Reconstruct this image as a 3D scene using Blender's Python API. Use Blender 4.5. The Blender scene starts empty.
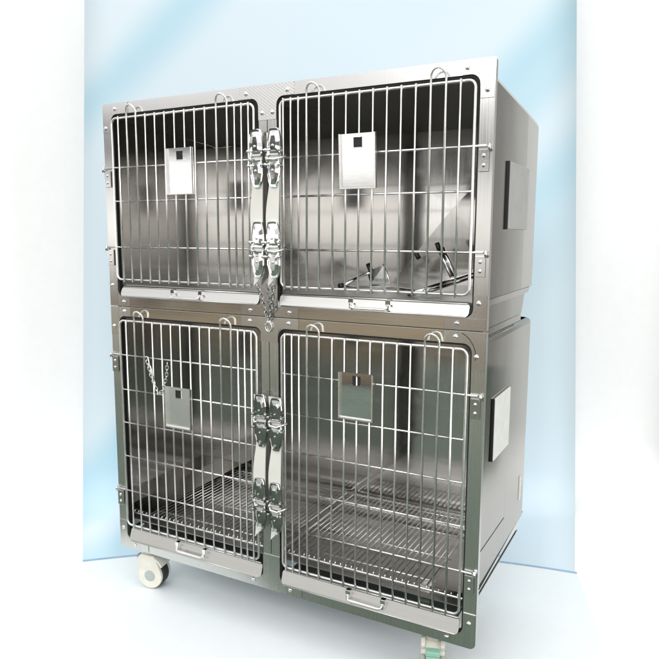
import bpy, bmesh, math, random
from mathutils import Vector, Matrix
random.seed(7)
scene = bpy.context.scene
COL = scene.collection
R = math.radians
ZF = -0.148                      # level of the floor; z = 0 is the lower edge of the cage front

# ------------------------------------------------------------------ materials
def nodes_of(name):
    m = bpy.data.materials.new(name); m.use_nodes = True
    nt = m.node_tree
    return m, nt, nt.nodes['Principled BSDF']

def plain(name, col, rough=.5, metal=0., spec=None, bump=0., bscale=200., mottled=.06):
    m, nt, b = nodes_of(name)
    b.inputs['Roughness'].default_value = rough
    b.inputs['Metallic'].default_value = metal
    tc = nt.nodes.new('ShaderNodeTexCoord')
    nz = nt.nodes.new('ShaderNodeTexNoise'); nz.inputs['Scale'].default_value = bscale*.12; nz.inputs['Detail'].default_value = 5
    nt.links.new(tc.outputs['Object'], nz.inputs['Vector'])
    rp = nt.nodes.new('ShaderNodeValToRGB')
    rp.color_ramp.elements[0].position = .3; rp.color_ramp.elements[1].position = .7
    rp.color_ramp.elements[0].color = (*[c*(1-mottled) for c in col], 1)
    rp.color_ramp.elements[1].color = (*[min(1, c*(1+mottled)) for c in col], 1)
    nt.links.new(nz.outputs['Fac'], rp.inputs['Fac']); nt.links.new(rp.outputs['Color'], b.inputs['Base Color'])
    if spec is not None: b.inputs['Specular IOR Level'].default_value = spec
    if bump:
        n2 = nt.nodes.new('ShaderNodeTexNoise'); n2.inputs['Scale'].default_value = bscale
        nt.links.new(tc.outputs['Object'], n2.inputs['Vector'])
        bp = nt.nodes.new('ShaderNodeBump'); bp.inputs['Strength'].default_value = bump; bp.inputs['Distance'].default_value = .002
        nt.links.new(n2.outputs['Fac'], bp.inputs['Height']); nt.links.new(bp.outputs['Normal'], b.inputs['Normal'])
    return m

def steel(name, col, rough, grain=(700, 700, 6), rvar=.08, bump=.05, smudge=.06, wav=0., metal=1., hatch=False):
    """brushed stainless sheet: fine grain stretched along one axis, soft smudges in the gloss"""
    m, nt, b = nodes_of(name)
    b.inputs['Metallic'].default_value = metal
    tc = nt.nodes.new('ShaderNodeTexCoord')
    mp = nt.nodes.new('ShaderNodeMapping'); mp.inputs['Scale'].default_value = grain
    nt.links.new(tc.outputs['Object'], mp.inputs['Vector'])
    g = nt.nodes.new('ShaderNodeTexNoise'); g.inputs['Scale'].default_value = 1; g.inputs['Detail'].default_value = 3
    nt.links.new(mp.outputs['Vector'], g.inputs['Vector'])
    s = nt.nodes.new('ShaderNodeTexNoise'); s.inputs['Scale'].default_value = 7; s.inputs['Detail'].default_value = 6
    nt.links.new(tc.outputs['Object'], s.inputs['Vector'])
    a = nt.nodes.new('ShaderNodeMath'); a.operation = 'MULTIPLY_ADD'
    a.inputs[1].default_value = rvar*2; a.inputs[2].default_value = rough - rvar
    nt.links.new(g.outputs['Fac'], a.inputs[0])
    a2 = nt.nodes.new('ShaderNodeMath'); a2.operation = 'MULTIPLY_ADD'
    a2.inputs[1].default_value = smudge*2
    nt.links.new(s.outputs['Fac'], a2.inputs[0])
    sub = nt.nodes.new('ShaderNodeMath'); sub.operation = 'SUBTRACT'; sub.inputs[1].default_value = smudge; sub.use_clamp = True
    nt.links.new(a.outputs[0], a2.inputs[2]); nt.links.new(a2.outputs[0], sub.inputs[0])
    nt.links.new(sub.outputs[0], b.inputs['Roughness'])
    rp = nt.nodes.new('ShaderNodeValToRGB')
    rp.color_ramp.elements[0].position = .25; rp.color_ramp.elements[1].position = .75
    rp.color_ramp.elements[0].color = (*[c*.9 for c in col], 1); rp.color_ramp.elements[1].color = (*[min(1, c*1.06) for c in col], 1)
    nt.links.new(g.outputs['Fac'], rp.inputs['Fac']); nt.links.new(rp.outputs['Color'], b.inputs['Base Color'])
    bp = nt.nodes.new('ShaderNodeBump'); bp.inputs['Strength'].default_value = bump; bp.inputs['Distance'].default_value = .0006
    nt.links.new(g.outputs['Fac'], bp.inputs['Height'])
    last = bp
    if hatch:
        wv = nt.nodes.new('ShaderNodeTexWave'); wv.wave_type = 'BANDS'; wv.bands_direction = 'DIAGONAL'; wv.inputs['Scale'].default_value = 55; wv.inputs['Distortion'].default_value = .6
        m2 = nt.nodes.new('ShaderNodeMapping'); m2.inputs['Scale'].default_value = (1, 0, 1.4); nt.links.new(tc.outputs['Object'], m2.inputs['Vector']); nt.links.new(m2.outputs['Vector'], wv.inputs['Vector'])
        b3 = nt.nodes.new('ShaderNodeBump'); b3.inputs['Strength'].default_value = .06; b3.inputs['Distance'].default_value = .002
        nt.links.new(wv.outputs['Fac'], b3.inputs['Height']); nt.links.new(bp.outputs['Normal'], b3.inputs['Normal']); last = b3
        bp = b3
    if wav:
        w = nt.nodes.new('ShaderNodeTexNoise'); w.inputs['Scale'].default_value = 4; w.inputs['Detail'].default_value = 1
        nt.links.new(tc.outputs['Object'], w.inputs['Vector'])
        b2 = nt.nodes.new('ShaderNodeBump'); b2.inputs['Strength'].default_value = wav; b2.inputs['Distance'].default_value = .02
        nt.links.new(w.outputs['Fac'], b2.inputs['Height']); nt.links.new(bp.outputs['Normal'], b2.inputs['Normal'])
        last = b2
    nt.links.new(last.outputs['Normal'], b.inputs['Normal'])
    return m

M = {}
M['lowframe'] = steel('polished lower frame steel', (.64, .65, .62), .27, (600, 600, 5), .05, .05, .05)
M['strip'] = steel('polished rail strip', (.76, .75, .72), .13, (5, 600, 600), .05, .05, .05)
M['ceiling'] = steel('shade darkened ceiling steel', (.11, .108, .105), .45, (900, 5, 900), .04, .04, .03)  # colour darkened so the tops of the bays look shaded
M['lowplate'] = steel('polished plate steel', (.70, .70, .67), .23, (420, 420, 420), .04, .04, .05)
M['frame'] = steel('brushed frame steel', (.68, .67, .655), .19, (600, 600, 5), .06, .05, .05)
M['plate'] = steel('brushed plate steel', (.70, .69, .675), .17, (420, 420, 420), .05, .04, .06)
M['panel'] = steel('mirror finish panel steel', (.63, .617, .60), .10, (900, 900, 4), .03, .04, .02, .006)
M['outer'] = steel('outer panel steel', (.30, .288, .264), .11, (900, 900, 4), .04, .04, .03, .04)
M['wire'] = steel('polished wire steel', (.92, .91, .89), .30, (80, 80, 80), .04, .0, .03)
M['chrome'] = steel('bright chrome', (.82, .82, .82), .09, (60, 60, 60), .03, .02, .03)
M['dullcard'] = steel('dull card plate', (.86, .87, .85), .36, (300, 300, 300), .05, .04, .06)
M['mirror'] = steel('mirror card plate', (.86, .86, .85), .05, (40, 300, 300), .02, .01, .03)
M['hatch'] = steel('cross hatched plate steel', (.72, .71, .695), .26, (420, 420, 420), .05, .03, .05, hatch=True)
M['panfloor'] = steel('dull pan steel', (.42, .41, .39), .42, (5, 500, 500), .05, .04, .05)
M['card'] = steel('polished card plate', (.70, .71, .71), .10, (40, 500, 300), .03, .012, .02, .03)
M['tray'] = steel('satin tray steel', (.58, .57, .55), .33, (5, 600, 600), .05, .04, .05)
M['clasp'] = steel('clasp steel darkened for reflections', (.40, .41, .40), .10, (60, 60, 60), .03, .02, .03)  # dark floor reflection of the lower clasps put into the base colour
M['dark'] = plain('black shade and seam fill', (.012, .012, .012), .7)  # black for the painted shade round the openings and for real seams
M['rubber'] = plain('black tyre rubber', (.02, .02, .02), .65)
M['cream'] = plain('cream moulded plastic', (.70, .68, .60), .38, bump=.05, bscale=300)
M['greyplast'] = plain('grey moulded plastic', (.40, .44, .43), .45)
M['greycap'] = plain('warm grey pedal rubber', (.30, .29, .31), .6)
M['green'] = plain('mint green plastic', (.30, .55, .42), .4)
M['film'] = plain('ivory protective film', (.74, .73, .68), .42, bump=.12, bscale=60)
M['black'] = plain('black plastic cap', (.015, .015, .015), .4)
M['midflap'] = plain('grey flap sheet', (.42, .42, .41), .4)
M['greyflap'] = plain('pale grey flap sheet', (.82, .82, .79), .5)

# ------------------------------------------------------------------ mesh helpers
def box(bm, x0, x1, y0, y1, z0, z1, mi=0, bev=0.):
    vs = [bm.verts.new((x, y, z)) for x in (x0, x1) for y in (y0, y1) for z in (z0, z1)]
    q = ((0, 1, 3, 2), (4, 6, 7, 5), (0, 4, 5, 1), (2, 3, 7, 6), (0, 2, 6, 4), (1, 5, 7, 3))
    fs = [bm.faces.new([vs[i] for i in f]) for f in q]
    for f in fs: f.material_index = mi
    if bev:
        es = list({e for f in fs for e in f.edges})
        r = bmesh.ops.bevel(bm, geom=es, offset=bev, segments=2, affect='EDGES', profile=.6)
        for f in r['faces']: f.material_index = mi
    return vs

def tube(bm, pts, r, n=8, closed=False, mi=0, caps=True):
    pts = [Vector(p) for p in pts]; N = len(pts); rings = []
    up = None
    for i, p in enumerate(pts):
        if closed: t = (pts[(i+1) % N]-pts[i-1]).normalized()
        else:
            a = pts[max(i-1, 0)]; b = pts[min(i+1, N-1)]; t = (b-a).normalized()
        if up is None:
            up = Vector((0, 1, 0)) if abs(t.y) < .9 else Vector((1, 0, 0))
        u = (up-t*up.dot(t))
        if u.length < 1e-4: u = t.orthogonal()
        u.normalize(); up = u; v = t.cross(u)
        rr = r[i] if isinstance(r, (list, tuple)) else r
        rings.append([bm.verts.new(p+(u*math.cos(k*2*math.pi/n)+v*math.sin(k*2*math.pi/n))*rr) for k in range(n)])
    for i in range(N if closed else N-1):
        A = rings[i]; B = rings[(i+1) % N]
        for k in range(n):
            f = bm.faces.new((A[k], A[(k+1) % n], B[(k+1) % n], B[k])); f.smooth = True; f.material_index = mi
    if not closed and caps:
        f = bm.faces.new(rings[0][::-1]); f.material_index = mi
        f = bm.faces.new(rings[-1]); f.material_index = mi

def rrect(x0, x1, z0, z1, r, seg=6):
    """outline of a rectangle with rounded corners; r may be one radius or (bl, br, tr, tl)"""
    if not isinstance(r, (tuple, list)): r = (r,)*4
    P = []
    for (cx, cz, sx, sz, a0, rr) in ((x0, z0, 1, 1, 180, r[0]), (x1, z0, -1, 1, 270, r[1]), (x1, z1, -1, -1, 0, r[2]), (x0, z1, 1, -1, 90, r[3])):
        if rr <= 0: P.append((cx, cz)); continue
        for k in range(seg+1):
            a = R(a0+90*k/seg)
            P.append((cx+sx*rr+rr*math.cos(a), cz+sz*rr+rr*math.sin(a)))
    return P

def prism(bm, out, y0, y1, mi=0, holes=(), bev=0.):
    """outline in x-z with holes, from y0 (front) to y1"""
    ed = []
    for loop in (out, *holes):
        vs = [bm.verts.new((x, y0, z)) for x, z in loop]
        ed += [bm.edges.new((vs[i], vs[(i+1) % len(vs)])) for i in range(len(vs))]
    if holes:
        fs = [g for g in bmesh.ops.triangle_fill(bm, use_beauty=True, edges=ed)['geom'] if isinstance(g, bmesh.types.BMFace)]
    else:
        fs = [bm.faces.new([e.verts[0] for e in ed])]
    for f in fs:
        f.normal_update()
        if f.normal.y > 0: f.normal_flip()
        f.material_index = mi
    r = bmesh.ops.extrude_face_region(bm, geom=fs)
    nv = [g for g in r['geom'] if isinstance(g, bmesh.types.BMVert)]
    for v in nv: v.co.y = y1
    for g in r['geom']:
        if isinstance(g, bmesh.types.BMFace):
            g.material_index = mi
            for e in g.edges:
                for f2 in e.link_faces: f2.material_index = mi

def lathe(bm, prof, c, axis='x', n=28, mi=0, smooth=True):
    """profile of (radius, offset along axis)"""
    rings = []
    for r, o in prof:
        ring = []
        for k in range(n):
            a = k*2*math.pi/n
            if axis == 'x': p = (c[0]+o, c[1]+r*math.cos(a), c[2]+r*math.sin(a))
            elif axis == 'y': p = (c[0]+r*math.cos(a), c[1]+o, c[2]+r*math.sin(a))
            else: p = (c[0]+r*math.cos(a), c[1]+r*math.sin(a), c[2]+o)
            ring.append(bm.verts.new(p))
        rings.append(ring)
    for A, B in zip(rings, rings[1:]):
        for k in range(n):
            f = bm.faces.new((A[k], A[(k+1) % n], B[(k+1) % n], B[k])); f.smooth = smooth; f.material_index = mi
    for ring in (rings[0], rings[-1]):
        f = bm.faces.new(ring); f.material_index = mi

def root_loc(o):
    v = Vector((0, 0, 0))
    while o is not None: v += o.location; o = o.parent
    return v

def obj(name, bm, mats, parent=None, loc=None):
    """links the bmesh (in scene coordinates) as one mesh object"""
    bmesh.ops.recalc_face_normals(bm, faces=bm.faces)
    base = Vector(loc) if loc is not None else (root_loc(parent) if parent else Vector((0, 0, 0)))
    bmesh.ops.translate(bm, verts=bm.verts, vec=-base)
    me = bpy.data.meshes.new(name); bm.to_mesh(me); bm.free()
    for m in (mats if isinstance(mats, (list, tuple)) else [mats]): me.materials.append(m)
    o = bpy.data.objects.new(name, me); COL.objects.link(o)
    if parent: o.parent = parent; o.location = base-root_loc(parent)
    else: o.location = base
    return o

def thing(name, loc, label, cat, group=None):
    o = bpy.data.objects.new(name, None); COL.objects.link(o); o.location = loc
    o.empty_display_size = .1
    return tag(o, label, cat, group)

def tag(o, label, cat, group=None):
    o['label'] = label; o['category'] = cat
    if group: o['group'] = group
    return o

NB = lambda: bmesh.new()

# ------------------------------------------------------------------ the two cages
upper = thing('pet_cage', (.61, .25, .8165), 'upper stainless steel double cage with bright frame, standing on the cage with casters', 'cage', 'stacked cages')
lower = thing('pet_cage', (.61, .25, ZF), 'lower stainless steel double cage on casters, carrying the other cage', 'cage', 'stacked cages')

XL, XM0, XM1, XR = .034, .580, .637, 1.187
W = 1.221
UZ = (.848, 1.4075); LZ = (.032, .7855)
holes_up = [rrect(XL, XM0, *UZ, .022), rrect(XM1, XR, *UZ, .022)]
holes_lo = [rrect(XL, XM0, *LZ, .022), rrect(XM1, XR, *LZ, .022)]

bm = NB(); prism(bm, rrect(0, W, .8175, 1.441, (0, 0, .004, .004), 3), 0, .004, holes=holes_up)
box(bm, .0002, .0030, .0042, .0172, .819, 1.4365); box(bm, W-.0030, W-.0002, .0042, .0172, .819, 1.4365); box(bm, .004, W-.004, .0042, .0172, 1.4375, 1.4405)
box(bm, .6065, .608, -.0008, .002, .93, 1.349, 1)
f_up = obj('front_frame', bm, [M['frame'], M['dark']], upper)
bm = NB(); prism(bm, rrect(0, W, 0, .8155, (.016, .016, 0, 0), 5), 0, .004, holes=holes_lo)
box(bm, .0002, .0030, .0042, .0172, .018, .814); box(bm, W-.0030, W-.0002, .0042, .0172, .018, .814); box(bm, .018, W-.018, .0042, .030, .0004, .0034)
box(bm, .6065, .608, -.0008, .002, .115, .745, 1)
f_lo = obj('front_frame', bm, [M['lowframe'], M['dark']], lower)

# black ring standing in for the shaded gap inside each door opening
for (par, zz) in ((upper, UZ), (lower, LZ)):
    for (a, b) in ((XL, XM0), (XM1, XR)):
        bm = NB()
        prism(bm, rrect(a-.008, b+.008, zz[0]-.008, zz[1]+.008, .026), .0043, .0165, holes=[rrect(a+.0045, b-.0045, zz[0]+.003, zz[1]-.0055, .019)])
        obj('opening_shade_ring', bm, M['dark'], par)

# ---- corner plates, 1.6 mm sheets lying on the frame
PY0, PY1 = -.0022, -.0002
def plate(par, out, label=None, extra=None, mat=None):
    bm = NB(); prism(bm, out, PY0, PY1)
    if extra: extra(bm)
    o = obj('corner_plate', bm, [mat or (M['plate'] if par is upper else M['lowplate']), M['dark']], par)
    if label: o['label'] = label
    return o
def fillet(cx, cz, r, a0, a1, n=5): return [(cx+r*math.cos(R(a0+(a1-a0)*k/n)), cz+r*math.sin(R(a0+(a1-a0)*k/n))) for k in range(n+1)]
z1, z0 = 1.4395, 1.353
# top left / top right
plate(upper, [(.0015, z0), (.033, z0)] + fillet(.057, 1.3855, .0225, 180, 90) + [(.105, 1.4085), (.105, z1), (.0015, z1)],
      extra=lambda bm: box(bm, .035, .0365, -.0026, -.0021, 1.41, 1.411, 1))
plate(upper, [(W-.0015, z0), (W-.0015, z1), (1.144, z1), (1.144, 1.4085)] + fillet(1.1645, 1.3855, .0225, 90, 0) + [(1.188, z0)])
# top centre tee with its woven polish
plate(upper, [(.580, 1.349), (.637, 1.349)] + fillet(.660, 1.3855, .0225, 180, 90) + [(.692, 1.4085), (.692, z1), (.513, z1), (.513, 1.4085)] + fillet(.557, 1.3855, .0225, 90, 0), mat=M['hatch'])
# seam level, left
plate(upper, [(.0015, .8185), (.0325, .8185), (.0325, .868), (.0325, .90), (.0015, .90)], 'darker corner plate at the seam')
plate(lower, [(.0015, .725), (.0325, .725), (.0325, .8145), (.0015, .8145)])
plate(upper, [(.046, .8185), (.086, .8185), (.086, .8465), (.046, .8465)])
plate(lower, [(.046, .786), (.086, .786), (.086, .8145), (.046, .8145)])
# seam level, centre
plate(upper, [(.513, .8185), (.704, .8185), (.704, .8465), (.64, .8465), (.637, .87), (.637, .925), (.580, .925), (.580, .87), (.577, .8465), (.513, .8465)])
plate(lower, [(.513, .786), (.572, .786), (.580, .775), (.580, .745), (.637, .745), (.637, .775), (.645, .786), (.704, .786), (.704, .8145), (.513, .8145)])
# seam level, right
plate(upper, [(1.1885, .8475), (W-.0015, .8475), (W-.0015, .905), (1.1885, .905)])
plate(upper, [(1.118, .8185), (W-.0015, .8185), (W-.0015, .8465), (1.126, .8465)])
plate(lower, [(1.118, .786), (1.165, .786)] + fillet(1.1645, .763, .0235, 90, 0) + [(1.188, .72), (W-.0015, .72), (W-.0015, .8145), (1.130, .8145)])
# bottom corners
plate(lower, [(.006, .003), (.125, .003), (.125, .031), (.06, .031)] + fillet(.057, .054, .0235, 270, 180) + [(.0330, .095), (.0015, .095), (.0015, .012)], mat=M['lowframe'])
plate(lower, [(W-.125, .003), (W-.012, .003), (W-.0015, .012), (W-.0015, .095), (1.1880, .095)] + fillet(1.1645, .054, .0235, 0, -90) + [(W-.125, .031)], mat=M['lowframe'])
plate(lower, [(.505, .003), (.712, .003), (.712, .031), (.66, .031)] + fillet(.66, .054, .0225, 270, 180) + [(.6375, .11), (.5800, .11)] + fillet(.557, .054, .0225, 0, -90) + [(.505, .031)], mat=M['lowframe'])

# polished strips along the two rails at the seam
for par, za, zb in ((upper, .8188, .8462), (lower, .7864, .8143)):
    for xa, xb in ((.087, .512), (.705, 1.116)):
        bm = NB(); prism(bm, [(xa, za), (xb, za), (xb, zb), (xa, zb)], -.0016, -.0002); obj('rail_strip', bm, M['strip'], par)

# arc scribed on the seam plate at the right
bm = NB()
arc = [(1.135+.062*math.cos(R(a)), -.0023, .755+.062*math.sin(R(a))) for a in range(-8, 66, 6)]
tube(bm, arc, .0010, 6)
obj('edge_trim', bm, M['dark'], lower)

# ---- bolts: dome heads, one mesh shared
bm = NB(); lathe(bm, [(.0008, -.0046), (.0035, -.0042), (.0056, -.0026), (.0064, -.0004), (.0064, .0)], (0, 0, 0), 'y', 14)
bolt0 = obj('bolt', bm, M['chrome'], upper, loc=(0, 0, 0))
first = True
def bolt(par, x, z, y=PY0):
    global first
    o = bolt0 if first else bolt0.copy()
    if not first: COL.objects.link(o)
    first = False
    o.parent = par; o.location = Vector((x, y, z))-root_loc(par)
for x, z in ((.052, 1.423), (.012, 1.368), (.54, 1.422), (.672, 1.421), (.592, 1.368), (.625, 1.368), (1.156, 1.423), (1.204, 1.371),
             (.014, .884), (.061, .833), (1.200, .884), (1.148, .834), (.546, .833), (.675, .833)): bolt(upper, x, z)
for x, z in ((.061, .802), (.014, .752), (1.146, .801), (1.199, .755), (.543, .802), (.672, .802), (.608, .803), (.018, .069), (.068, .017),
             (.544, .019), (.674, .019), (1.203, .069), (1.146, .017)): bolt(lower, x, z)

# ---- shells: side, back, top, bottom sheets and the divider, every inner sheet cross-broken
def crossbroken(bm, c00, c10, c11, c01, n, h=.008, mi=0, at=(.5, .5)):
    P = [Vector(p) for p in (c00, c10, c11, c01)]
    mid = (P[0]*(1-at[0])+P[1]*at[0])*(1-at[1]) + (P[3]*(1-at[0])+P[2]*at[0])*at[1] + Vector(n)*h
    vs = [bm.verts.new(p) for p in P]; m = bm.verts.new(mid)
    for i in range(4):
        f = bm.faces.new((vs[i], vs[(i+1) % 4], m)); f.material_index = mi

def sheet(name, par, corners, n, h, thick, mat=None):
    bm = NB(); crossbroken(bm, *corners, n, h)
    o = obj(name, bm, mat or M['panel'], par)
    # outward normal must face the compartment; thickness goes to the other side
    me = o.data
    nn = Vector(n)
    if me.polygons[0].normal.dot(nn) < 0: me.flip_normals()
    sm = o.modifiers.new('thickness', 'SOLIDIFY'); sm.thickness = thick; sm.offset = -1
    return o

DB = .53
def shell(par, zb, zt, zt_back):
    for (a, b, side) in ((.020, .604, 'l'), (.612, 1.200, 'r')):
        zq = zb-.014 if par is lower else zb-.010
        hb = {('l', True): .0006, ('r', True): .0, ('l', False): .0006, ('r', False): -.0022}[(side, par is upper)]
        e0, e1 = (.013, .004) if side == 'r' and par is upper else (0, 0)
        if e0:      # this one is creased from a point right of its middle
            bm = NB(); P = {k: bm.verts.new(p) for k, p in dict(bl=(a, DB, zq), bm=(.745, DB, zq), br=(b, DB+.012, zq), tr=(b, DB+.0015, zt_back), tl=(a, DB+.0005, zt_back), c=(.957, DB-.0005, 1.128)).items()}
            for q in (('bl', 'bm', 'c'), ('bl', 'c', 'tl'), ('bm', 'br', 'c'), ('br', 'tr', 'c'), ('tr', 'tl', 'c')): bm.faces.new([P[k] for k in q])
            o = obj('back_panel', bm, M['panel'], par)
            if o.data.polygons[0].normal.y > 0: o.data.flip_normals()
            sm = o.modifiers.new('thickness', 'SOLIDIFY'); sm.thickness = .003; sm.offset = -1
        else:
            sheet('back_panel', par, ((a, DB, zq), (b, DB+e0, zq), (b, DB+e1, zt_back), (a, DB, zt_back)), (0, -1, 0), hb+(e0+e1)/4, .003)
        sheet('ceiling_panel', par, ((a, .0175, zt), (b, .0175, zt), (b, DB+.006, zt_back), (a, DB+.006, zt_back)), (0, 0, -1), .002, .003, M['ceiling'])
        zf_ = zb-.013 if par is lower else zb
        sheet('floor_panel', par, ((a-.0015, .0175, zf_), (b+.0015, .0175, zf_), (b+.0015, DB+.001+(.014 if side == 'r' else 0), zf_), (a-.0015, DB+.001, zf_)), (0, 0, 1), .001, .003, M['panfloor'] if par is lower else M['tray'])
    zw_ = .036 if par is lower else zb-.010
    sheet('side_panel', par, ((.020, .0175, zw_), (.020, DB, zw_), (.020, DB, zt_back), (.020, .0175, zt)), (1, 0, 0), .0001, .003)
    sheet('side_panel', par, ((1.200, .0175, zb), (1.200, DB, zb), (1.200, DB, zt_back), (1.200, .0175, zt)), (-1, 0, 0), .0001, .003)
    sheet('divider', par, ((.604, .0175, zw_), (.604, DB, zw_), (.604, DB, zt_back), (.604, .0175, zt)), (-1, 0, 0), .0001, .002)
    sheet('divider', par, ((.612, .0175, zw_), (.612, DB, zw_), (.612, DB, zt_back), (.612, .0175, zt)), (1, 0, 0), .0001, .002)
shell(upper, .885, 1.402, 1.372)
shell(lower, .112, .790, .786)

# outer housing seen from the right (and mirrored on the left): front sheet + rear wrap with rounded edges
def housing(par, sgn, prof_front, prof_back, ysplit, D, name='outer_panel'):
    """side wall between z ranges at y = .016 and y = D; rear part leans in a little and wraps round the back"""
    X = (lambda x: x) if sgn > 0 else (lambda x: W-x)
    (zb0, zt0), (zb1, zt1) = prof_front, prof_back
    def zz(y): t = (y-.016)/(D-.016); return zb0+(zb1-zb0)*t, zt0+(zt1-zt0)*t
    cols = [(1.2185, .0165), (1.2185, ysplit)]
    bm = NB(); rows = []
    for x, y in cols:
        b, t = zz(y); rt = .014
        rows.append([bm.verts.new((X(x), y, b)), bm.verts.new((X(x), y, t-rt)), bm.verts.new((X(x-.003), y, t-rt*.35)), bm.verts.new((X(x-.012), y, t-.0005))])
    for A, B in zip(rows, rows[1:]):
        for k in range(3): bm.faces.new((A[k], B[k], B[k+1], A[k+1]))
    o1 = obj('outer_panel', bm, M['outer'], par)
    bm = NB(); rows = []
    pts = [(1.2185, ysplit+.0004), (1.2160 if par is upper else 1.2183, D-.018), (1.2145, D-.008), (1.208, D-.002), (1.198, D), (1.10, D)]
    for x, y in pts:
        b, t = zz(min(y, D)); rt = .014
        rows.append([bm.verts.new((X(x), y, b)), bm.verts.new((X(x), y, t-rt)), bm.verts.new((X(x-.003), y-(.002 if y > D-.01 else 0), t-rt*.35)), bm.verts.new((X(x-.012), y-(.008 if y > D-.01 else 0), t-.0005))])
    for A, B in zip(rows, rows[1:]):
        for k in range(3):
            f = bm.faces.new((A[k], B[k], B[k+1], A[k+1])); f.smooth = A is not rows[0]
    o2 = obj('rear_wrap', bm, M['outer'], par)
    for o in (o1, o2):
        sm = o.modifiers.new('thickness', 'SOLIDIFY'); sm.thickness = .0015; sm.offset = 0
for s in (1, -1):
    housing(upper, s, (.893, 1.407), (.895, 1.372), .362, .533)
    housing(lower, s, (.160, .797), (.166, .797), .268, .533)
# skins over the back, the roof of each cage, and the stepped band between them
bm = NB()
vs = [bm.verts.new(p) for p in ((.012, .0165, 1.4065), (1.209, .0165, 1.4065), (1.204, .525, 1.3745), (.017, .525, 1.3745))]
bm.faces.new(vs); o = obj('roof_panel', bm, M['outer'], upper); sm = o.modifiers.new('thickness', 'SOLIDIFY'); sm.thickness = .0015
bm = NB(); box(bm, .016, 1.205, .5485, .5505, .895, 1.360); obj('rear_panel', bm, M['outer'], upper)
bm = NB(); box(bm, .016, 1.205, .5335, .5365, .166, .790); obj('rear_panel', bm, M['outer'], lower)
# lower edge of the upper housing tapers to a recessed band (tray housing), rear corner cut away
for s in (1, -1):
    X = (lambda x: x) if s > 0 else (lambda x: W-x)
    bm = NB()
    prof = [(.8915, 1.2187), (.8765, 1.2187), (.874, 1.209), (.820, 1.209)]
    ends = [.516, .492, .458, .427]
    A = [bm.verts.new((X(x), .0168, z)) for z, x in prof]
    B = [bm.verts.new((X(x if x < 1.215 else 1.212), e, z)) for (z, x), e in zip(prof, ends)]
    Cc = [bm.verts.new((X(1.2062), e+.004, z)) for (z, x), e in zip(prof, ends)]
    for k in range(3):
        bm.faces.new((A[k], A[k+1], B[k+1], B[k])); bm.faces.new((B[k], B[k+1], Cc[k+1], Cc[k]))
    o = obj('skirt_band', bm, M['outer'], upper); sm = o.modifiers.new('thickness', 'SOLIDIFY'); sm.thickness = .002
bm = NB(); box(bm, .014, 1.207, .0170, .43, .7985, .8160); obj('top_deck', bm, M['outer'], lower)
bm = NB(); box(bm, .014, 1.207, .0170, .43, .8172, .8190); obj('base_pan', bm, M['outer'], upper)
# floor lip and underside of the lower cage
for s in (1, -1):
    X = (lambda x: x) if s > 0 else (lambda x: W-x)
    bm = NB()
    for x, z in (): pass
    pts = [(1.2200, .163), (1.2225, .158), (1.2195, .153), (1.212, .138), (1.10, .132)]
    A = [bm.verts.new((X(x), .0168, z)) for x, z in pts]; B = [bm.verts.new((X(x-.004), .528, z+.012)) for x, z in pts]
    for k in range(len(pts)-1): bm.faces.new((A[k], A[k+1], B[k+1], B[k]))
    o = obj('bottom_lip', bm, M['outer'], lower); sm = o.modifiers.new('thickness', 'SOLIDIFY'); sm.thickness = .0015
# seam lines on the lower side panel + hinge tab near the rear edge
bm = NB(); tube(bm, [(1.2192, .018, .256), (1.2192, .264, .252)], .0012, 6); obj('panel_seam', bm, M['dark'], lower)
bm = NB(); box(bm, 1.2175, 1.2215, .452, .470, .236, .312)
for k in range(4): box(bm, 1.2212, 1.2222, .454, .468, .245+.017*k, .251+.017*k)
obj('hinge_tab', bm, M['greyflap'], lower)
# connector flaps on the right wall
def flap(par, y0, y1, z0, z1, mat):
    bm = NB(); box(bm, 1.2206, 1.2265, y0, y1, z0, z1, 0, .0012)
    box(bm, 1.2186, 1.2245, y0-.0045, y0-.0002, z0-.001, z1+.001, 1)
    box(bm, 1.2187, 1.2204, y0, y1, z0, z1, 1)
    obj('side_flap', bm, [mat, M['black']], par)
flap(upper, .152, .368, 1.060, 1.226, M['midflap'])
flap(lower, .092, .254, .472, .634, M['greyflap'])
# cross rails under the lower cage that carry the casters
bm = NB()
box(bm, .05, 1.12, .04, .10, .004, .030); box(bm, .05, 1.10, .40, .46, .004, .030)
box(bm, .05, .11, .1003, .3997, .004, .030); box(bm, 1.03, 1.09, .1003, .3997, .004, .030)
for x in (.06, 1.05):
    for y in (.05, .41): box(bm, x, x+.03, y, y+.03, .0302, .1085)
obj('base_rail', bm, M['frame'], lower)

# ------------------------------------------------------------------ doors
UB = [.042, .075, .110, .147, .184, .221, .258, .295, .332, .369, .406, .446, .483, .508, .531, .554, .5675]
UBL = (.110, .147, .446, .483)
mirror = lambda x: 1.2195-x
def rod_rect(bm, x0, x1, z0, z1, y, r, cr=.016):
    tube(bm, [(x, y, z) for x, z in rrect(x0, x1, z0, z1, cr, 5)], r, 10, closed=True)

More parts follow.
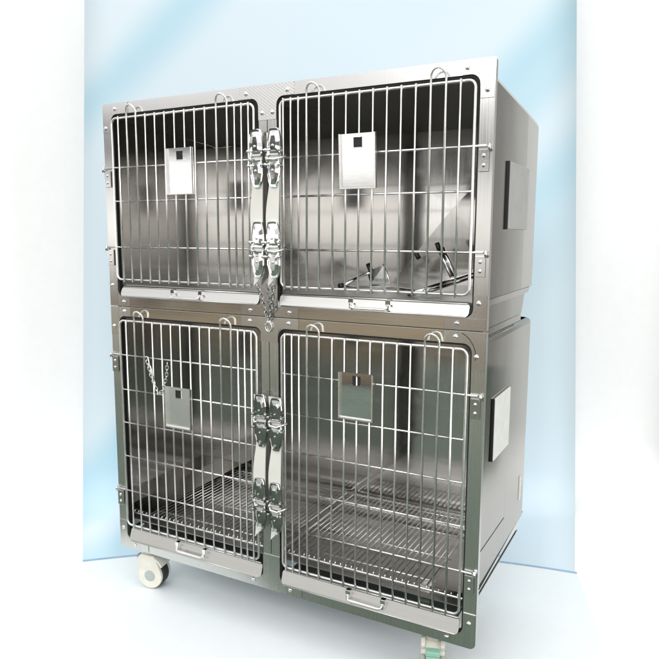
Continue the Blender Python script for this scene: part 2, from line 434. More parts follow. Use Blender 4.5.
def door(par, xs, loops, z0, z1, hz, hinge_rows, latch_rows, side):
    """wire door: rounded rim rod, upright wires (pairs joined by an arch over the top), cross wires behind"""
    bm = NB(); yr = -.006; x0, x1 = min(xs), max(xs)
    rod_rect(bm, x0, x1, z0, z1, yr, .0037)
    body = sorted(xs)[1:-1]
    for x in body:
        if x in loops: continue
        tube(bm, [(x, yr-.0065, z0-.007), (x, yr-.0065, z1+.004)], .0027, 8)
    L = sorted(loops)
    for a, b in ((L[0], L[1]), (L[2], L[3])):
        c = (a+b)/2; h = (b-a)/2
        pts = [(a, yr-.0065, z0-.007), (a, yr-.0065, z1-.01)]
        for k in range(9):
            t = math.pi*(1-k/8); up = math.sin(t)
            pts.append((c+h*math.cos(t), yr-.0065-.008*up, z1+.012+up*h*1.15))
        pts += [(b, yr-.0065, z1-.01), (b, yr-.0065, z0-.007)]
        tube(bm, pts, .0029, 8)
    hx = -.004 if side == 'l' else W+.004
    if side == 'l': lx = x1
    else: lx = x0
    for k, z in enumerate(hz):
        a, b = x0, x1
        if k in hinge_rows:
            if side == 'l': a = .002
            else: b = W-.014
        tube(bm, [(a, yr, z), (b, yr, z)], .0027, 8)
    d = obj('door', bm, M['wire'], par)
    return d
z_u = (1.247, 1.145, 1.004); z_l = (.661, .548, .438, .325, .207)
xs_l = UB; lp_l = UBL
xs_r = [mirror(x) for x in UB]; lp_r = [mirror(x) for x in UBL]
D1 = door(upper, xs_l, lp_l, .903, 1.394, z_u, (0, 2), (), 'l')
D2 = door(upper, xs_r, lp_r, .903, 1.394, z_u, (0, 2), (), 'r')
D3 = door(lower, xs_l, lp_l, .088, .772, z_l, (0, 4), (), 'l')
D4 = door(lower, xs_r, lp_r, .088, .772, z_l, (0, 4), (), 'r')

# card plates: folded sheet with side flanges and a small window cut in the top
def card(door_o, x0, x1, z0, z1, tilt, label, mat):
    bm = NB(); y = -.0165; c = (x0+x1)/2; w = x1-x0; h = z1-z0
    slot = [(c-w*.13, z1-h*.27), (c+w*.13, z1-h*.27), (c+w*.13, z1-h*.07), (c-w*.13, z1-h*.07)]
    prism(bm, [(x0, z0), (x1, z0), (x1, z1), (x0, z1)], y, y+.0012, 0, holes=[slot])
    box(bm, c-w*.125, c+w*.125, y+.0025, y+.0040, z1-h*.268, z1-h*.072, 1)
    box(bm, x0-.004, x0-.0002, y-.007, y+.0012, z0, z1, 2); box(bm, x1+.0002, x1+.004, y-.007, y+.0012, z0, z1, 2)
    box(bm, x0-.004, x1+.004, y-.007, y+.0012, z0-.0040, z0-.0002, 2)
    box(bm, c-w*.13, c+w*.13, y-.004, y-.0002, z1-h*.275, z1-h*.262)
    if tilt:
        bmesh.ops.rotate(bm, cent=(c, y, z0), matrix=Matrix.Rotation(R(tilt), 3, 'X'), verts=bm.verts)
    o = obj('card_holder', bm, [mat, M['dark'], M['wire']], door_o); o['label'] = label
    return o
card(D1, .272, .362, 1.163, 1.291, 1.4, 'bright blank card plate with small dark window', M['card'])
card(D2, .843, .935, 1.163, 1.293, 3.4, 'shiny blank card plate with small dark window', M['card'])
card(D3, .239, .331, .457, .581, 0, 'dull grey green card plate with small window', M['dullcard'])
card(D4, .842, .934, .566, .687, 0, 'mirror like card plate with dark reflections', M['mirror'])

# hinge plates with two screws each, and the knuckle the cross wire turns in
def hinge(par, side, z):
    bm = NB()
    if side == 'l': a, b, sx = .001, .026, .013
    else: a, b, sx = W-.032, W-.008, W-.020
    box(bm, a, b, -.0052, -.0024, z-.058, z-.008, 0, .0008)
    kx = (a-.003) if side == 'l' else (b+.001)
    tube(bm, [(kx, -.006, z-.012), (kx, -.006, z+.004)], .0042, 8)
    for dz in (-.022, -.044): lathe(bm, [(.0008, -.0028), (.0034, -.0022), (.0048, 0)], (sx, -.0052, z+dz), 'y', 12, 1)
    obj('hinge_plate', bm, [M['plate'], M['chrome']], par)
for side in 'lr':
    for z in (1.247, 1.004): hinge(upper, side, z)
    for z in (.661, .207): hinge(lower, side, z)

# ------------------------------------------------------------------ latches
def clasp_half(bm, cx, y, w0, w1, za, zb, depth, mi=0):
    """faceted half of a clasp: waist at za, shoulders, narrow end at zb; pressed rim and a raised centre"""
    h = zb-za
    half = [(.80, 0), (.93, .10), (1., .30), (.97, .52), (.97*.55+w1/w0*.45, .78), (w1/w0, .97)]
    out = [(-w0*a, za+h*b) for a, b in half] + [(-w1*.55, zb), (w1*.55, zb)] + [(w0*a, za+h*b) for a, b in reversed(half)]
    mz = za+h*.42
    def ring(k, dy, sh=0.): return [bm.verts.new((cx+x*k+sh, y-dy, mz+(z-mz)*(k*.5+.5 if k > .9 else k*.75+.2))) for x, z in out]
    R_ = [ring(1., 0), ring(1., depth*.45), ring(.92, depth*.70), ring(.84, depth*.55), ring(.56, depth*.85, .0012), ring(.40, depth*1.15, .0012)]
    n = len(out)
    for A, B in zip(R_, R_[1:]):
        for k in range(n):
            f = bm.faces.new((A[k], A[(k+1) % n], B[(k+1) % n], B[k])); f.material_index = mi
    f = bm.faces.new(R_[-1]); f.material_index = mi
    f = bm.faces.new(R_[0][::-1]); f.material_index = mi

def latch(par, cx, ztop, zbot, cz, mirror_it, mat, lean=0.):
    turn = lambda bm, a=0.: bmesh.ops.rotate(bm, cent=(cx, -.02, (ztop+zbot)/2), matrix=Matrix.Rotation(R(lean), 3, 'Y'), verts=bm.verts)
    s = -1 if not mirror_it else -1
    # backing bar with its ivory film: wavy left edge
    bm = NB(); left = []; right = []
    n = 26
    for k in range(n+1):
        t = k/n; z = zbot+(ztop-zbot)*t
        wv = .0062*math.sin((z-cz[0])/(cz[1]-cz[0])*math.pi*2+.6)
        left.append((cx-.0180+wv, z)); right.append((cx+.0175+wv*.15, max(z, zbot+.024)))
    left[0] = (left[0][0], zbot-.012)
    prism(bm, left+right[::-1], -.0225, -.0195, 0)
    box(bm, cx-.010, cx+.010, -.0193, -.0030, min(cz)-.045, min(cz)-.025, 1)
    box(bm, cx-.010, cx+.010, -.0193, -.0030, max(cz)+.025, max(cz)+.045, 1)
    turn(bm)
    L = obj('latch', bm, [M['film'], M['frame']], par)
    for zc in cz:
        bm = NB()
        clasp_half(bm, cx+.003, -.0228, .0215, .0145, zc+.005, zc+.076, .010)
        clasp_half(bm, cx+.003, -.0228, .0208, .0100, zc-.005, zc-.078, .010)
        tube(bm, [(cx-.016, -.026, zc-.012), (cx-.019, -.028, zc), (cx-.016, -.026, zc+.012)], .0048, 8)
        lathe(bm, [(.0005, -.0036), (.003, -.003), (.0042, 0)], (cx+.004, -.0340, zc+.030), 'y', 12)
        lathe(bm, [(.0005, -.0036), (.003, -.003), (.0042, 0)], (cx+.004, -.0335, zc-.034), 'y', 12)
        for sx in (-.0190, .0240):
            for sz in (-.019, .019): lathe(bm, [(.0006, -.0145), (.0036, -.0138), (.0046, -.0115), (.0046, 0)], (cx+sx, -.0228, zc+sz), 'y', 12)
        bmesh.ops.rotate(bm, cent=(cx, -.02, zc), matrix=Matrix.Rotation(R(random.uniform(-3, 3)), 3, 'Y') @ Matrix.Rotation(R(random.uniform(-4, 4)), 3, 'Z'), verts=bm.verts)
        turn(bm)
        obj('clasp', bm, mat, L)
        # hooked keeper rod reaching across to the door rim
        bm = NB()
        e = cx-.030 if not mirror_it else cx+.036
        tube(bm, [(cx-.014, -.032, zc+.004), (cx-.010, -.036, zc-.004), (cx+(.0 if not mirror_it else .012), -.036, zc-.006), ((cx+e)/2, -.030, zc-.004), (e, -.014, zc+.004)], .0030, 8)
        obj('keeper_rod', bm, M['wire'], L)
latch(upper, .587, 1.312, .915, (1.247, 1.004), False, M['chrome'], -.5)
latch(upper, .639, 1.312, .915, (1.247, 1.004), True, M['chrome'], .9)
latch(lower, .587, .594, .182, (.523, .275), False, M['clasp'], 1.1)
latch(lower, .639, .594, .182, (.518, .270), True, M['clasp'], .7)

# ------------------------------------------------------------------ drip trays
def tray(par, x0, x1, z0, z1, hx0, hx1, ydeep, lab):
    t = thing('drip_tray', ((x0+x1)/2, .0, z0), lab, 'tray', 'drip trays under the doors')
    h = z1-z0
    bm = NB()
    # front: rolled lip, sloping face with rounded ends
    out = rrect(x0, x1, z0, z1, (.012, .012, .006, .006), 5)
    prism(bm, out, 0, .003, 0)
    sl = .42 if par is upper else .33
    for v in bm.verts: v.co.y += -.010+(v.co.z-z0)*sl
    tube(bm, [(x0+.005, .004, z1+.0015), (x1-.005, .004, z1+.0015)], .0035, 8)
    tube(bm, [(x0+.009, -.0105, z0+.001), (x1-.009, -.0105, z0+.001)], .0022, 8)
    obj('tray_front', bm, M['tray'], t)
    bm = NB()
    zb = z0+.005
    box(bm, x0+.012, x1-.012, .020, ydeep, zb-.004, zb-.002)
    for a, b in ((x0+.010, x0+.0118), (x1-.0118, x1-.010)): box(bm, a, b, .020, ydeep, zb-.004, z1-.006)
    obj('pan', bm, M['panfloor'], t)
    zc = z1-.006
    for x in (hx0, hx1):
        bm = NB()
        box(bm, x-.007, x+.007, -.014, .004, zc-.004, zc+.009, 0, .0012)
        box(bm, x-.004, x+.004, -.016, -.002, zc-.018, zc-.0035, 0, .001)
        obj('handle_bracket', bm, M['chrome'], t)
    bm = NB()
    tube(bm, [(hx0, -.015, zc-.006), (hx0+.003, -.020, zc-.014), (hx0+.012, -.022, zc-.016), (hx1-.012, -.022, zc-.016), (hx1-.003, -.020, zc-.014), (hx1, -.015, zc-.006)], .0026, 8)
    box(bm, hx0+.010, hx1-.010, -.0210, -.0195, zc-.020, zc-.012)
    obj('handle', bm, M['wire'], t)
    return t
tray(upper, .052, .577, .8495, .8775, .269, .374, .40, 'pale steel drip tray under the top left cage door')
tray(upper, .645, 1.178, .8495, .8795, .868, .972, .40, 'pale steel drip tray under the top right cage door')
tray(lower, .050, .575, .0335, .0720, .259, .366, .48, 'steel drip tray above the visible white side caster, under the bottom left door')
tray(lower, .646, 1.178, .0335, .0720, .866, .970, .48, 'steel drip tray under the bottom right door, above the pedal caster')

# ------------------------------------------------------------------ floor grates in the lower cage
def grate(x0, x1, lab):
    g = thing('floor_grate', ((x0+x1)/2, .27, .1135), lab, 'grate', 'wire grates on the cage floor')
    bm = NB(); n = 32
    for k in range(n+1):
        x = x0+.008+(x1-x0-.016)*k/n
        z = .1225
        tube(bm, [(x, .026, z-.004), (x, .030, z+.0015), (x, .514, z+.0015)], .0019, 6)
    obj('grate_wires', bm, M['wire'], g)
    bm = NB()
    box(bm, x0+.004, x1-.004, .425, .452, .1150, .1172)
    for y in (.07, .21, .36, .49): tube(bm, [(x0+.003, y, .1185), (x1-.003, y, .1185)], .0026, 8)
    obj('cross_wires', bm, M['wire'], g)
    bm = NB(); tube(bm, [(x, y, .1172) for x, y in rrect(x0, x1, .024, .518, .01, 3)], .0036, 8, closed=True)
    obj('rim', bm, M['wire'], g)
grate(.034, .592, 'silver wire floor grate inside the bottom left compartment')
grate(.626, 1.188, 'silver wire floor grate inside the bottom right compartment')

# ------------------------------------------------------------------ folded rack lying in the top right compartment
rk = thing('folding_rack', (.93, .25, .8865), 'folded metal rack with black tips lying inside the top right compartment', 'rack')
bm = NB()
tube(bm, [(1.013, .045, .8955), (1.093, .36, .940)], .0052, 10); tube(bm, [(1.025, .055, .8930), (1.105, .37, .932)], .0042, 10)
obj('base_bar', bm, M['chrome'], rk)
bm = NB()
for (a, b) in (((.974, .36, 1.004), (1.018, .355, .922)), ((.984, .365, 1.008), (1.028, .36, .924))): tube(bm, [a, b], .0062, 10)
obj('fold_arm', bm, M['chrome'], rk); bm = NB()
tube(bm, [(.84, .26, .960), (.862, .262, .902), (.80, .25, .898)], .0036, 8)
vs = [bm.verts.new(p) for p in ((.842, .262, .958), (.860, .264, .904), (.800, .256, .900), (.785, .262, .935))]; bm.faces.new(vs)
obj('fold_arm', bm, M['card'], rk)
bm = NB()
tube(bm, [(.735, .205, .8955), (.772, .26, .925)], .0052, 10); tube(bm, [(.772, .26, .9250), (.80, .262, .935)], .0040, 8)
tube(bm, [(.735, .205, .8935), (.83, .25, .8925), (.95, .20, .8920), (1.013, .10, .8935)], .0036, 8)
obj('pivot_rod', bm, M['chrome'], rk)
for p, q in (((.727, .193, .8955), (.737, .208, .8970)), ((.800, .262, .935), (.786, .268, .958)), ((1.010, .036, .8955), (1.014, .052, .8975)), ((.968, .36, 1.022), (.975, .36, 1.003)), ((.915, .33, .990), (.922, .335, .975))):
    bm = NB(); tube(bm, [p, q], .0072, 10); obj('end_cap', bm, M['black'], rk)

# ------------------------------------------------------------------ chains
def chain(pts, lab, hooks=True, r=.0013, L=.015, grp=None, mat=None):
    pts = [Vector(p) for p in pts]
    # resample the path
    seg = []; d = [0]
    for a, b in zip(pts, pts[1:]): d.append(d[-1]+(b-a).length)
    def at(s):
        s = max(0, min(d[-1], s))
        for i in range(len(pts)-1):
            if s <= d[i+1]: return pts[i].lerp(pts[i+1], (s-d[i])/(d[i+1]-d[i]))
        return pts[-1]
    c = thing('chain', pts[0], lab, 'chain', grp)
    step = L*.72; n = int(d[-1]/step)
    for k in range(n):
        p = at((k+.5)*step); t = (at((k+.9)*step)-at((k+.1)*step)).normalized()
        ref = Vector((0, 1, 0)); s = t.cross(ref).normalized(); o2 = t.cross(s)
        ang = R(35) if k % 2 else R(-50)
        u = s*math.cos(ang)+o2*math.sin(ang)
        bm = NB(); ring = []
        for j in range(14):
            a = 2*math.pi*j/14; ca, sa = math.cos(a), math.sin(a)
            ring.append(p+t*(ca*L*.5)+u*(sa*L*.27))
        tube(bm, ring, r, 6, closed=True); obj('link', bm, mat or M['chrome'], c)
    return c
cl = chain([(.166, -.021, .655), (.180, -.020, .610), (.206, -.019, .553), (.226, -.019, .566), (.243, -.020, .612), (.249, -.021, .657)],
           'thin steel chain looped on the wires of the bottom left door', grp='steel chains')
bm = NB()
tube(bm, [(.160, -.016, .658), (.163, -.020, .668), (.170, -.020, .666), (.1745, -.019, .640), (.186, -.019, .600), (.190, -.019, .596), (.186, -.019, .612), (.178, -.019, .638), (.170, -.019, .640)], .0022, 8)
obj('snap_hook', bm, M['chrome'], cl)
chain([(.588, -.026, .906), (.596, -.022, .880), (.603, -.014, .840), (.609, -.009, .808)], r=.0020, L=.018, mat=M['clasp'], lab='steel chain from the left latch down to the bolt on the centre post', grp='steel chains')
chain([(.640, -.026, .908), (.635, -.022, .880), (.624, -.014, .840), (.611, -.009, .810)], r=.0020, L=.018, mat=M['clasp'], lab='steel chain from the right latch down to the bolt on the centre post', grp='steel chains')
bm = NB(); ring = [(.609+.011*math.cos(a*math.pi/8), -.006, .789+.013*math.sin(a*math.pi/8)) for a in range(16)]
tube(bm, ring, .0018, 6, closed=True)
tag(obj('split_ring', bm, M['chrome'], loc=(.609, -.006, .776)), 'small steel ring hanging from the centre bolt under the two chains', 'ring')

# ------------------------------------------------------------------ casters
def caster(x, y, rot, pedal):
    c = obj_caster = None
    ang = R(rot); cz = ZF+.0475
    def rotate(bm): bmesh.ops.rotate(bm, cent=(x, y, 0), matrix=Matrix.Rotation(ang, 3, 'Z'), verts=bm.verts)
    # housing: two rounded cheeks joined by a hood (wheel axis along local x)
    bm = NB()
    def cheek(cx, t):
        out = []
        for k in range(25):
            a = R(-200+k*220/24)
            out.append((y+.012+.0445*math.cos(a), cz+.0445*math.sin(a)))
        out += [(y+.030, ZF+.118), (y-.020, ZF+.121), (y-.035, ZF+.105)]
        vsA = [bm.verts.new((cx, p[0], p[1])) for p in out]; vsB = [bm.verts.new((cx+t, p[0], p[1])) for p in out]
        n = len(out)
        bm.faces.new(vsA); bm.faces.new(vsB[::-1])
        for k in range(n): bm.faces.new((vsA[k], vsA[(k+1) % n], vsB[(k+1) % n], vsB[k]))
    cheek(x-.032, .012); cheek(x+.020, .012)
    hood = []
    for k in range(13):
        a = R(25+k*130/12); hood.append((y+.010+.054*math.cos(a), cz+.010+.060*math.sin(a)))
    A = [bm.verts.new((x-.0322, p[0], p[1])) for p in hood]; B = [bm.verts.new((x+.0322, p[0], p[1])) for p in hood]
    A2 = [bm.verts.new((x-.0322, y+.010+(p[0]-y-.010)*.88, cz+.010+(p[1]-cz-.010)*.88)) for p in hood]
    B2 = [bm.verts.new((x+.0322, y+.010+(p[0]-y-.010)*.88, cz+.010+(p[1]-cz-.010)*.88)) for p in hood]
    for k in range(12):
        for P, Q in ((A, B), (B2, A2), (A2, A), (B, B2)):
            f = bm.faces.new((P[k], P[k+1], Q[k+1], Q[k])); f.smooth = P in (A, B2)
    for k in (0, 12): bm.faces.new((A[k], B[k], B2[k], A2[k]))
    lathe(bm, [(.021, ZF+.112), (.024, ZF+.116), (.024, ZF+.130), (.018, ZF+.134)], (x, y, 0), 'z', 20)
    rotate(bm)
    h = obj('caster', bm, M['cream'], lower, loc=(x, y, ZF))
    bev = h.modifiers.new('soft', 'BEVEL'); bev.width = .0025; bev.segments = 2; bev.limit_method = 'ANGLE'; bev.angle_limit = R(40)
    bm = NB(); lathe(bm, [(.030, -.0185), (.044, -.0185), (.0472, -.013), (.0475, 0), (.0472, .013), (.044, .0185), (.030, .0185)], (x, y+.012, cz), 'x', 32); rotate(bm)
    obj('wheel', bm, M['rubber'], h)
    for s in (-1, 1):
        bm = NB(); o = s*.0322
        lathe(bm, [(.0185, o-s*.001), (.0185, o+s*.0012), (.0165, o+s*.0022), (.004, o+s*.0026)], (x, y+.012, cz), 'x', 26); rotate(bm)
        obj('hub_cap', bm, M['greyplast'], h)
    bm = NB(); lathe(bm, [(.006, ZF+.132), (.006, .0038)], (x, y, 0), 'z', 14); lathe(bm, [(.026, -.0045), (.026, .0038)], (x, y, 0), 'z', 24); rotate(bm)
    obj('stem', bm, M['frame'], h)
    if pedal:
        bm = NB()
        box(bm, x-.019, x+.019, y-.062, y-.040, ZF+.092, ZF+.106, 0, .003)
        box(bm, x-.018, x+.018, y-.063, y-.052, ZF+.080, ZF+.0915, 0, .002)
        rotate(bm); obj('brake_release', bm, M['green'], h)
        bm = NB()
        pts = [(y-.058, ZF+.080), (y-.078, ZF+.050), (y-.074, ZF+.045), (y-.046, ZF+.072)]
        Aa = [bm.verts.new((x-.017, *p)) for p in pts]; Bb = [bm.verts.new((x+.017, *p)) for p in pts]
        bm.faces.new(Aa); bm.faces.new(Bb[::-1])
        for k in range(4): bm.faces.new((Aa[k], Aa[(k+1) % 4], Bb[(k+1) % 4], Bb[k]))
        rotate(bm); obj('brake_pedal', bm, M['greycap'], h)
    else:
        bm = NB(); box(bm, x-.010, x+.010, y-.050, y-.036, ZF+.094, ZF+.104, 0, .002); rotate(bm); obj('brake_pedal', bm, M['greycap'], h)
    return h
caster(.078, .058, -78, False)
caster(1.090, .060, 18, True)
caster(.078, .42, -60, False)
caster(1.045, .42, 20, True)

# ------------------------------------------------------------------ the place: floor, sweep, printed backdrop, mat
CAM = Vector((1.63059, -1.55388, 1.04177))
F2 = Vector((-.4718, .88171, 0)); R2 = Vector((.88171, .4718, 0))
def G(lat, dep, z): return Vector((CAM.x, CAM.y, 0))+R2*lat+F2*dep+Vector((0, 0, z))

m_floor = plain('green epoxy floor', (.105, .140, .108), .60, spec=.2, mottled=.12, bscale=30)
bm = NB(); vs = [bm.verts.new(p) for p in ((-5.2, -3.25, ZF-.022), (6.2, -3.25, ZF-.022), (6.2, 4.6, ZF-.022), (-5.2, 4.6, ZF-.022))]; bm.faces.new(vs)
o = obj('floor', bm, m_floor); o['kind'] = 'structure'

def sweep(name, d0, dw, rad, ztop, half, mat, off, thick):
    """seamless sheet: lies on the floor from depth d0, curves up at dw and rises to ztop; half(depth, z) is its half width"""
    prof = [(d0+(dw-rad-d0)*k/8, ZF+off) for k in range(9)]
    for k in range(1, 13):
        a = math.pi/2*k/12; prof.append((dw-rad+rad*math.sin(a), ZF+off+rad-rad*math.cos(a)))
    n = 10
    for k in range(1, n+1): prof.append((dw, ZF+off+rad+(ztop-ZF-off-rad)*k/n))
    bm = NB(); uv = bm.loops.layers.uv.new('print'); rows = []
    cols = 14
    for d, z in prof:
        hw = half(d, z); rows.append([(bm.verts.new(G(-hw+2*hw*c/cols, d, z)), (c/cols, 0)) for c in range(cols+1)])
    L = [0]
    for a, b in zip(prof, prof[1:]): L.append(L[-1]+math.hypot(b[0]-a[0], b[1]-a[1]))
    for i, (A, B) in enumerate(zip(rows, rows[1:])):
        for c in range(cols):
            f = bm.faces.new((A[c][0], A[c+1][0], B[c+1][0], B[c][0])); f.smooth = True
            for lp, (cc, ii) in zip(f.loops, ((c, i), (c+1, i), (c+1, i+1), (c, i+1))): lp[uv].uv = (cc/cols, L[ii])
    o = obj(name, bm, mat, loc=G(0, dw, ZF))
    sm = o.modifiers.new('thickness', 'SOLIDIFY'); sm.thickness = thick; sm.offset = -1
    return o, L[-1]
m_white = plain('white seamless paper', (.92, .925, .925), .8, mottled=.01)
o, _ = sweep('paper_sweep', 1.735, 3.10, .22, 2.75, lambda d, z: .5*(.99*d+.166)+.05, m_white, -.008, .002)
tag(o, 'plain white seamless paper sweep rising behind the blue print', 'backdrop')

# printed sheet: soft diagonal bands of pale blue (ink on the sheet)
m, nt, b = nodes_of('printed pale blue sheet'); b.inputs['Roughness'].default_value = .75
tc = nt.nodes.new('ShaderNodeTexCoord'); sp = nt.nodes.new('ShaderNodeSeparateXYZ'); nt.links.new(tc.outputs['UV'], sp.inputs[0])
def math_node(op, a, bb=None, c=None):
    n = nt.nodes.new('ShaderNodeMath'); n.operation = op
    for i, v in enumerate((a, bb, c)):
        if v is None: continue
        if isinstance(v, (int, float)): n.inputs[i].default_value = v
        else: nt.links.new(v, n.inputs[i])
    return n.outputs[0]
PRINT = dict(V0=2.70, A=.70, B=1.0)
nz = nt.nodes.new('ShaderNodeTexNoise'); nz.inputs['Scale'].default_value = 1.7; nz.inputs['Detail'].default_value = 2
nt.links.new(tc.outputs['UV'], nz.inputs['Vector'])
# t = across the bands, runs 0 (top left) to 1 (bottom right)
u1 = math_node('MULTIPLY', sp.outputs['X'], .47)
v1 = math_node('MULTIPLY_ADD', sp.outputs['Y'], -.235, .635)
t = math_node('ADD', u1, v1)
t2 = math_node('MULTIPLY_ADD', nz.outputs['Fac'], .03, -.015)
t = math_node('ADD', t, t2)
rp = nt.nodes.new('ShaderNodeValToRGB'); cr = rp.color_ramp; cr.interpolation = 'EASE'
stops = [(0, (.66, .77, .835)), (.045, (.68, .775, .84)), (.095, (.47, .67, .77)), (.15, (.65, .755, .825)), (.30, (.65, .76, .83)), (.42, (.67, .775, .84)), (.475, (.46, .67, .77)), (.51, (.50, .69, .78)), (.555, (.65, .76, .835)), (.61, (.50, .69, .785)), (.66, (.57, .72, .805)), (.74, (.65, .77, .84)), (1, (.65, .77, .84))]
cr.elements[0].position, cr.elements[0].color = stops[0][0], (*stops[0][1], 1)
cr.elements[1].position, cr.elements[1].color = stops[-1][0], (*stops[-1][1], 1)
for p, c in stops[1:-1]:
    e = cr.elements.new(p); e.color = (*c, 1)
nt.links.new(t, rp.inputs['Fac']); nt.links.new(rp.outputs['Color'], b.inputs['Base Color'])
def half_print(d, z): return .3690*(d*.990-.1393*(z-1.0418))
o, PL = sweep('printed_backdrop', 2.20, 2.86, .16, 2.35, half_print, m, -.0045, .001)
tag(o, 'pale blue backdrop sheet printed with soft diagonal light bands', 'backdrop')

# white mat with a curved rear edge and a thin blue cord along it
m_mat = plain('white vinyl mat', (.83, .875, .89), .6, mottled=.01)
def rim(lat): return -.497+math.sqrt(2.9165**2-(lat+.128)**2)
bm = NB(); lats = [-.905+(.885+.905)*k/40 for k in range(41)]
out = [G(l, rim(l), 0) for l in lats] + [G(.80, 1.745, 0), G(-.80, 1.745, 0)]
top = [bm.verts.new((p.x, p.y, ZF)) for p in out]; bot = [bm.verts.new((p.x, p.y, ZF-.003)) for p in out]
bm.faces.new(top); bm.faces.new(bot[::-1])
for k in range(len(out)): bm.faces.new((top[k], top[(k+1) % len(out)], bot[(k+1) % len(out)], bot[k]))
mat_o = tag(obj('floor_mat', bm, m_mat, loc=G(0, 1.8, ZF-.003)), 'white floor mat under the cage with curved blue rear edge', 'mat')
bm = NB(); n = 44
ra = [G(l, rim(l)-.006, ZF+.0008) for l in lats]; rb = [G(l, rim(l)+.006, ZF+.0008) for l in lats]; rc = [G(l, rim(l), ZF+.004) for l in lats]
va, vb, vc = [[bm.verts.new(p) for p in q] for q in (ra, rb, rc)]
for k in range(len(lats)-1):
    bm.faces.new((va[k], va[k+1], vc[k+1], vc[k])); bm.faces.new((vc[k], vc[k+1], vb[k+1], vb[k])); bm.faces.new((vb[k], vb[k+1], va[k+1], va[k]))
bm.faces.new((va[0], vc[0], vb[0])); bm.faces.new((va[-1], vb[-1], vc[-1]))
obj('blue_edging', bm, plain('slate blue edging', (.26, .42, .56), .6), mat_o)

# ------------------------------------------------------------------ light
w = bpy.data.worlds.new('World'); scene.world = w; w.use_nodes = True
nt = w.node_tree; bg = nt.nodes['Background']
tc = nt.nodes.new('ShaderNodeTexCoord'); sp = nt.nodes.new('ShaderNodeSeparateXYZ'); nt.links.new(tc.outputs['Generated'], sp.inputs[0])
mp = nt.nodes.new('ShaderNodeMapping'); mp.inputs['Scale'].default_value = (3.2, 3.2, 14); nt.links.new(tc.outputs['Generated'], mp.inputs['Vector'])
nz = nt.nodes.new('ShaderNodeTexNoise'); nz.inputs['Scale'].default_value = 1.3; nz.inputs['Detail'].default_value = 3; nt.links.new(mp.outputs['Vector'], nz.inputs['Vector'])
def wm(op, a, bb=None, c=None):
    n = nt.nodes.new('ShaderNodeMath'); n.operation = op
    for i, v in enumerate((a, bb, c)):
        if v is None: continue
        if isinstance(v, (int, float)): n.inputs[i].default_value = v
        else: nt.links.new(v, n.inputs[i])
    return n.outputs[0]
zw = wm('MULTIPLY_ADD', nz.outputs['Fac'], .08, -.04)
zz = wm('ADD', sp.outputs['Z'], zw)
fz = wm('MULTIPLY_ADD', zz, .5, .5)
def ramp(stops):
    r = nt.nodes.new('ShaderNodeValToRGB'); c = r.color_ramp
    c.elements[0].position, c.elements[0].color = stops[0][0]*.5+.5, (*stops[0][1], 1)
    c.elements[1].position, c.elements[1].color = stops[-1][0]*.5+.5, (*stops[-1][1], 1)
    for p, col in stops[1:-1]:
        e = c.elements.new(p*.5+.5); e.color = (*col, 1)
    return r
# the workshop in front of the cage, floor to roof: green floor, brown crates, a dark band, a bright window band, dark roof, then brightness added overhead to lift the frame
front = ramp([(-1, (.08, .11, .09)), (-.26, (.08, .11, .09)), (-.245, (.30, .23, .15)), (-.225, (.10, .09, .08)), (-.20, (.25, .20, .14)), (-.125, (.46, .37, .25)), (-.10, (.08, .07, .06)),
              (-.07, (.10, .09, .08)), (-.045, (.8, .78, .75)), (.0, (1.9, 1.87, 1.80)), (.076, (2.2, 2.18, 2.14)), (.088, (.012, .012, .012)), (.155, (.012, .012, .012)), (.185, (1.3, 1.3, 1.3)), (.6, (1.3, 1.3, 1.3)), (1, (1.4, 1.4, 1.4))])
rear = ramp([(-1, (.2, .21, .19)), (-.2, (.36, .35, .32)), (.0, (.42, .41, .39)), (.25, (.42, .42, .41)), (.6, (.5, .5, .5)), (1, (.8, .8, .8))])
nt.links.new(fz, front.inputs['Fac']); nt.links.new(fz, rear.inputs['Fac'])
fy = nt.nodes.new('ShaderNodeMapRange'); fy.inputs['From Min'].default_value = -.25; fy.inputs['From Max'].default_value = .25; nt.links.new(sp.outputs['Y'], fy.inputs['Value'])
m3 = nt.nodes.new('ShaderNodeMapping'); m3.inputs['Scale'].default_value = (1, 1, 2.2); nt.links.new(tc.outputs['Generated'], m3.inputs['Vector'])
n3 = nt.nodes.new('ShaderNodeTexNoise'); n3.inputs['Scale'].default_value = 3.1; n3.inputs['Detail'].default_value = 3; nt.links.new(m3.outputs['Vector'], n3.inputs['Vector'])
mr = nt.nodes.new('ShaderNodeMapRange'); mr.inputs['From Min'].default_value = .3; mr.inputs['From Max'].default_value = .7; mr.inputs['To Min'].default_value = .55; mr.inputs['To Max'].default_value = 1.45
nt.links.new(n3.outputs['Fac'], mr.inputs['Value'])
fv = nt.nodes.new('ShaderNodeMix'); fv.data_type = 'RGBA'; fv.blend_type = 'MULTIPLY'; fv.inputs[0].default_value = 1
nt.links.new(front.outputs['Color'], fv.inputs[6]); nt.links.new(mr.outputs[0], fv.inputs[7])
mx = nt.nodes.new('ShaderNodeMix'); mx.data_type = 'RGBA'
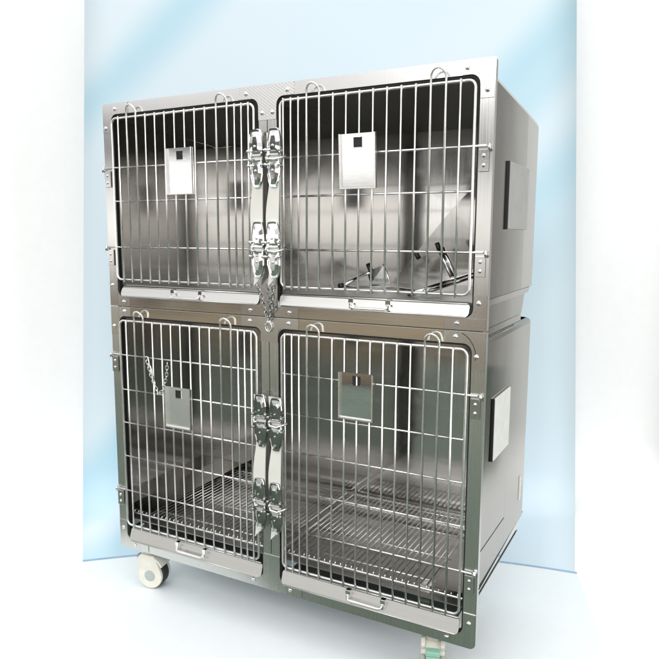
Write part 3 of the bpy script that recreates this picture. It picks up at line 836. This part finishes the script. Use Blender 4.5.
nt.links.new(fy.outputs[0], mx.inputs[0]); nt.links.new(fv.outputs[2], mx.inputs[6]); nt.links.new(rear.outputs['Color'], mx.inputs[7])
nt.links.new(mx.outputs[2], bg.inputs['Color']); bg.inputs['Strength'].default_value = 1.0

def area(name, loc, target, size, size_y, power, col=(1, 1, 1)):
    l = bpy.data.lights.new(name, 'AREA'); l.shape = 'RECTANGLE'; l.size = size; l.size_y = size_y; l.energy = power; l.color = col
    o = bpy.data.objects.new(name, l); COL.objects.link(o); o.location = loc
    o.rotation_euler = (Vector(target)-Vector(loc)).to_track_quat('-Z', 'Y').to_euler()
    return o
area('overhead_fill', (.35, .55, 3.5), (.35, .95, 0), 3.4, 3.0, 25)  # added light overhead, no known lamp; lifts the white floor and wall
area('front_fill', (1.1, -3.1, 2.75), (.5, .3, .1), 2.6, 1.0, 52)  # added light in front, no known source; reaches under the cage front
area('side_fill', (-1.9, -.3, .75), (.5, .3, -.15), 1.2, 1.1, 5)  # added fill at the left, softens the shade under the cage
area('low_fill', (2.9, -.5, .7), (.7, .1, -.15), 1.0, .9, 9)  # added fill low at the right, aimed beneath the cage
area('rear_fill', (2.75, .7, 1.5), (.9, 1.6, .2), 1.4, 2.4, 7)  # added fill that thins the cage's shade on the backdrop

# ------------------------------------------------------------------ camera
cam = bpy.data.cameras.new('camera'); co = bpy.data.objects.new('camera', cam); COL.objects.link(co)
cam.sensor_width = 36; cam.lens = 36.440; cam.clip_start = .05; cam.clip_end = 200
r_, u_, f_ = Vector((.88148, .47221, .00335)), Vector((-.06869, .12119, .99025)), Vector((-.4672, .87311, -.13926))
co.matrix_world = Matrix(((r_.x, u_.x, -f_.x, CAM.x), (r_.y, u_.y, -f_.y, CAM.y), (r_.z, u_.z, -f_.z, CAM.z), (0, 0, 0, 1)))
scene.camera = co
vs_ = scene.view_settings
vs_.view_transform = 'Standard'; vs_.look = 'None'; vs_.exposure = 0; vs_.gamma = 1; vs_.use_curve_mapping = False
scene.cycles.use_denoising = True
scene.cycles.max_bounces = 14; scene.cycles.glossy_bounces = 10
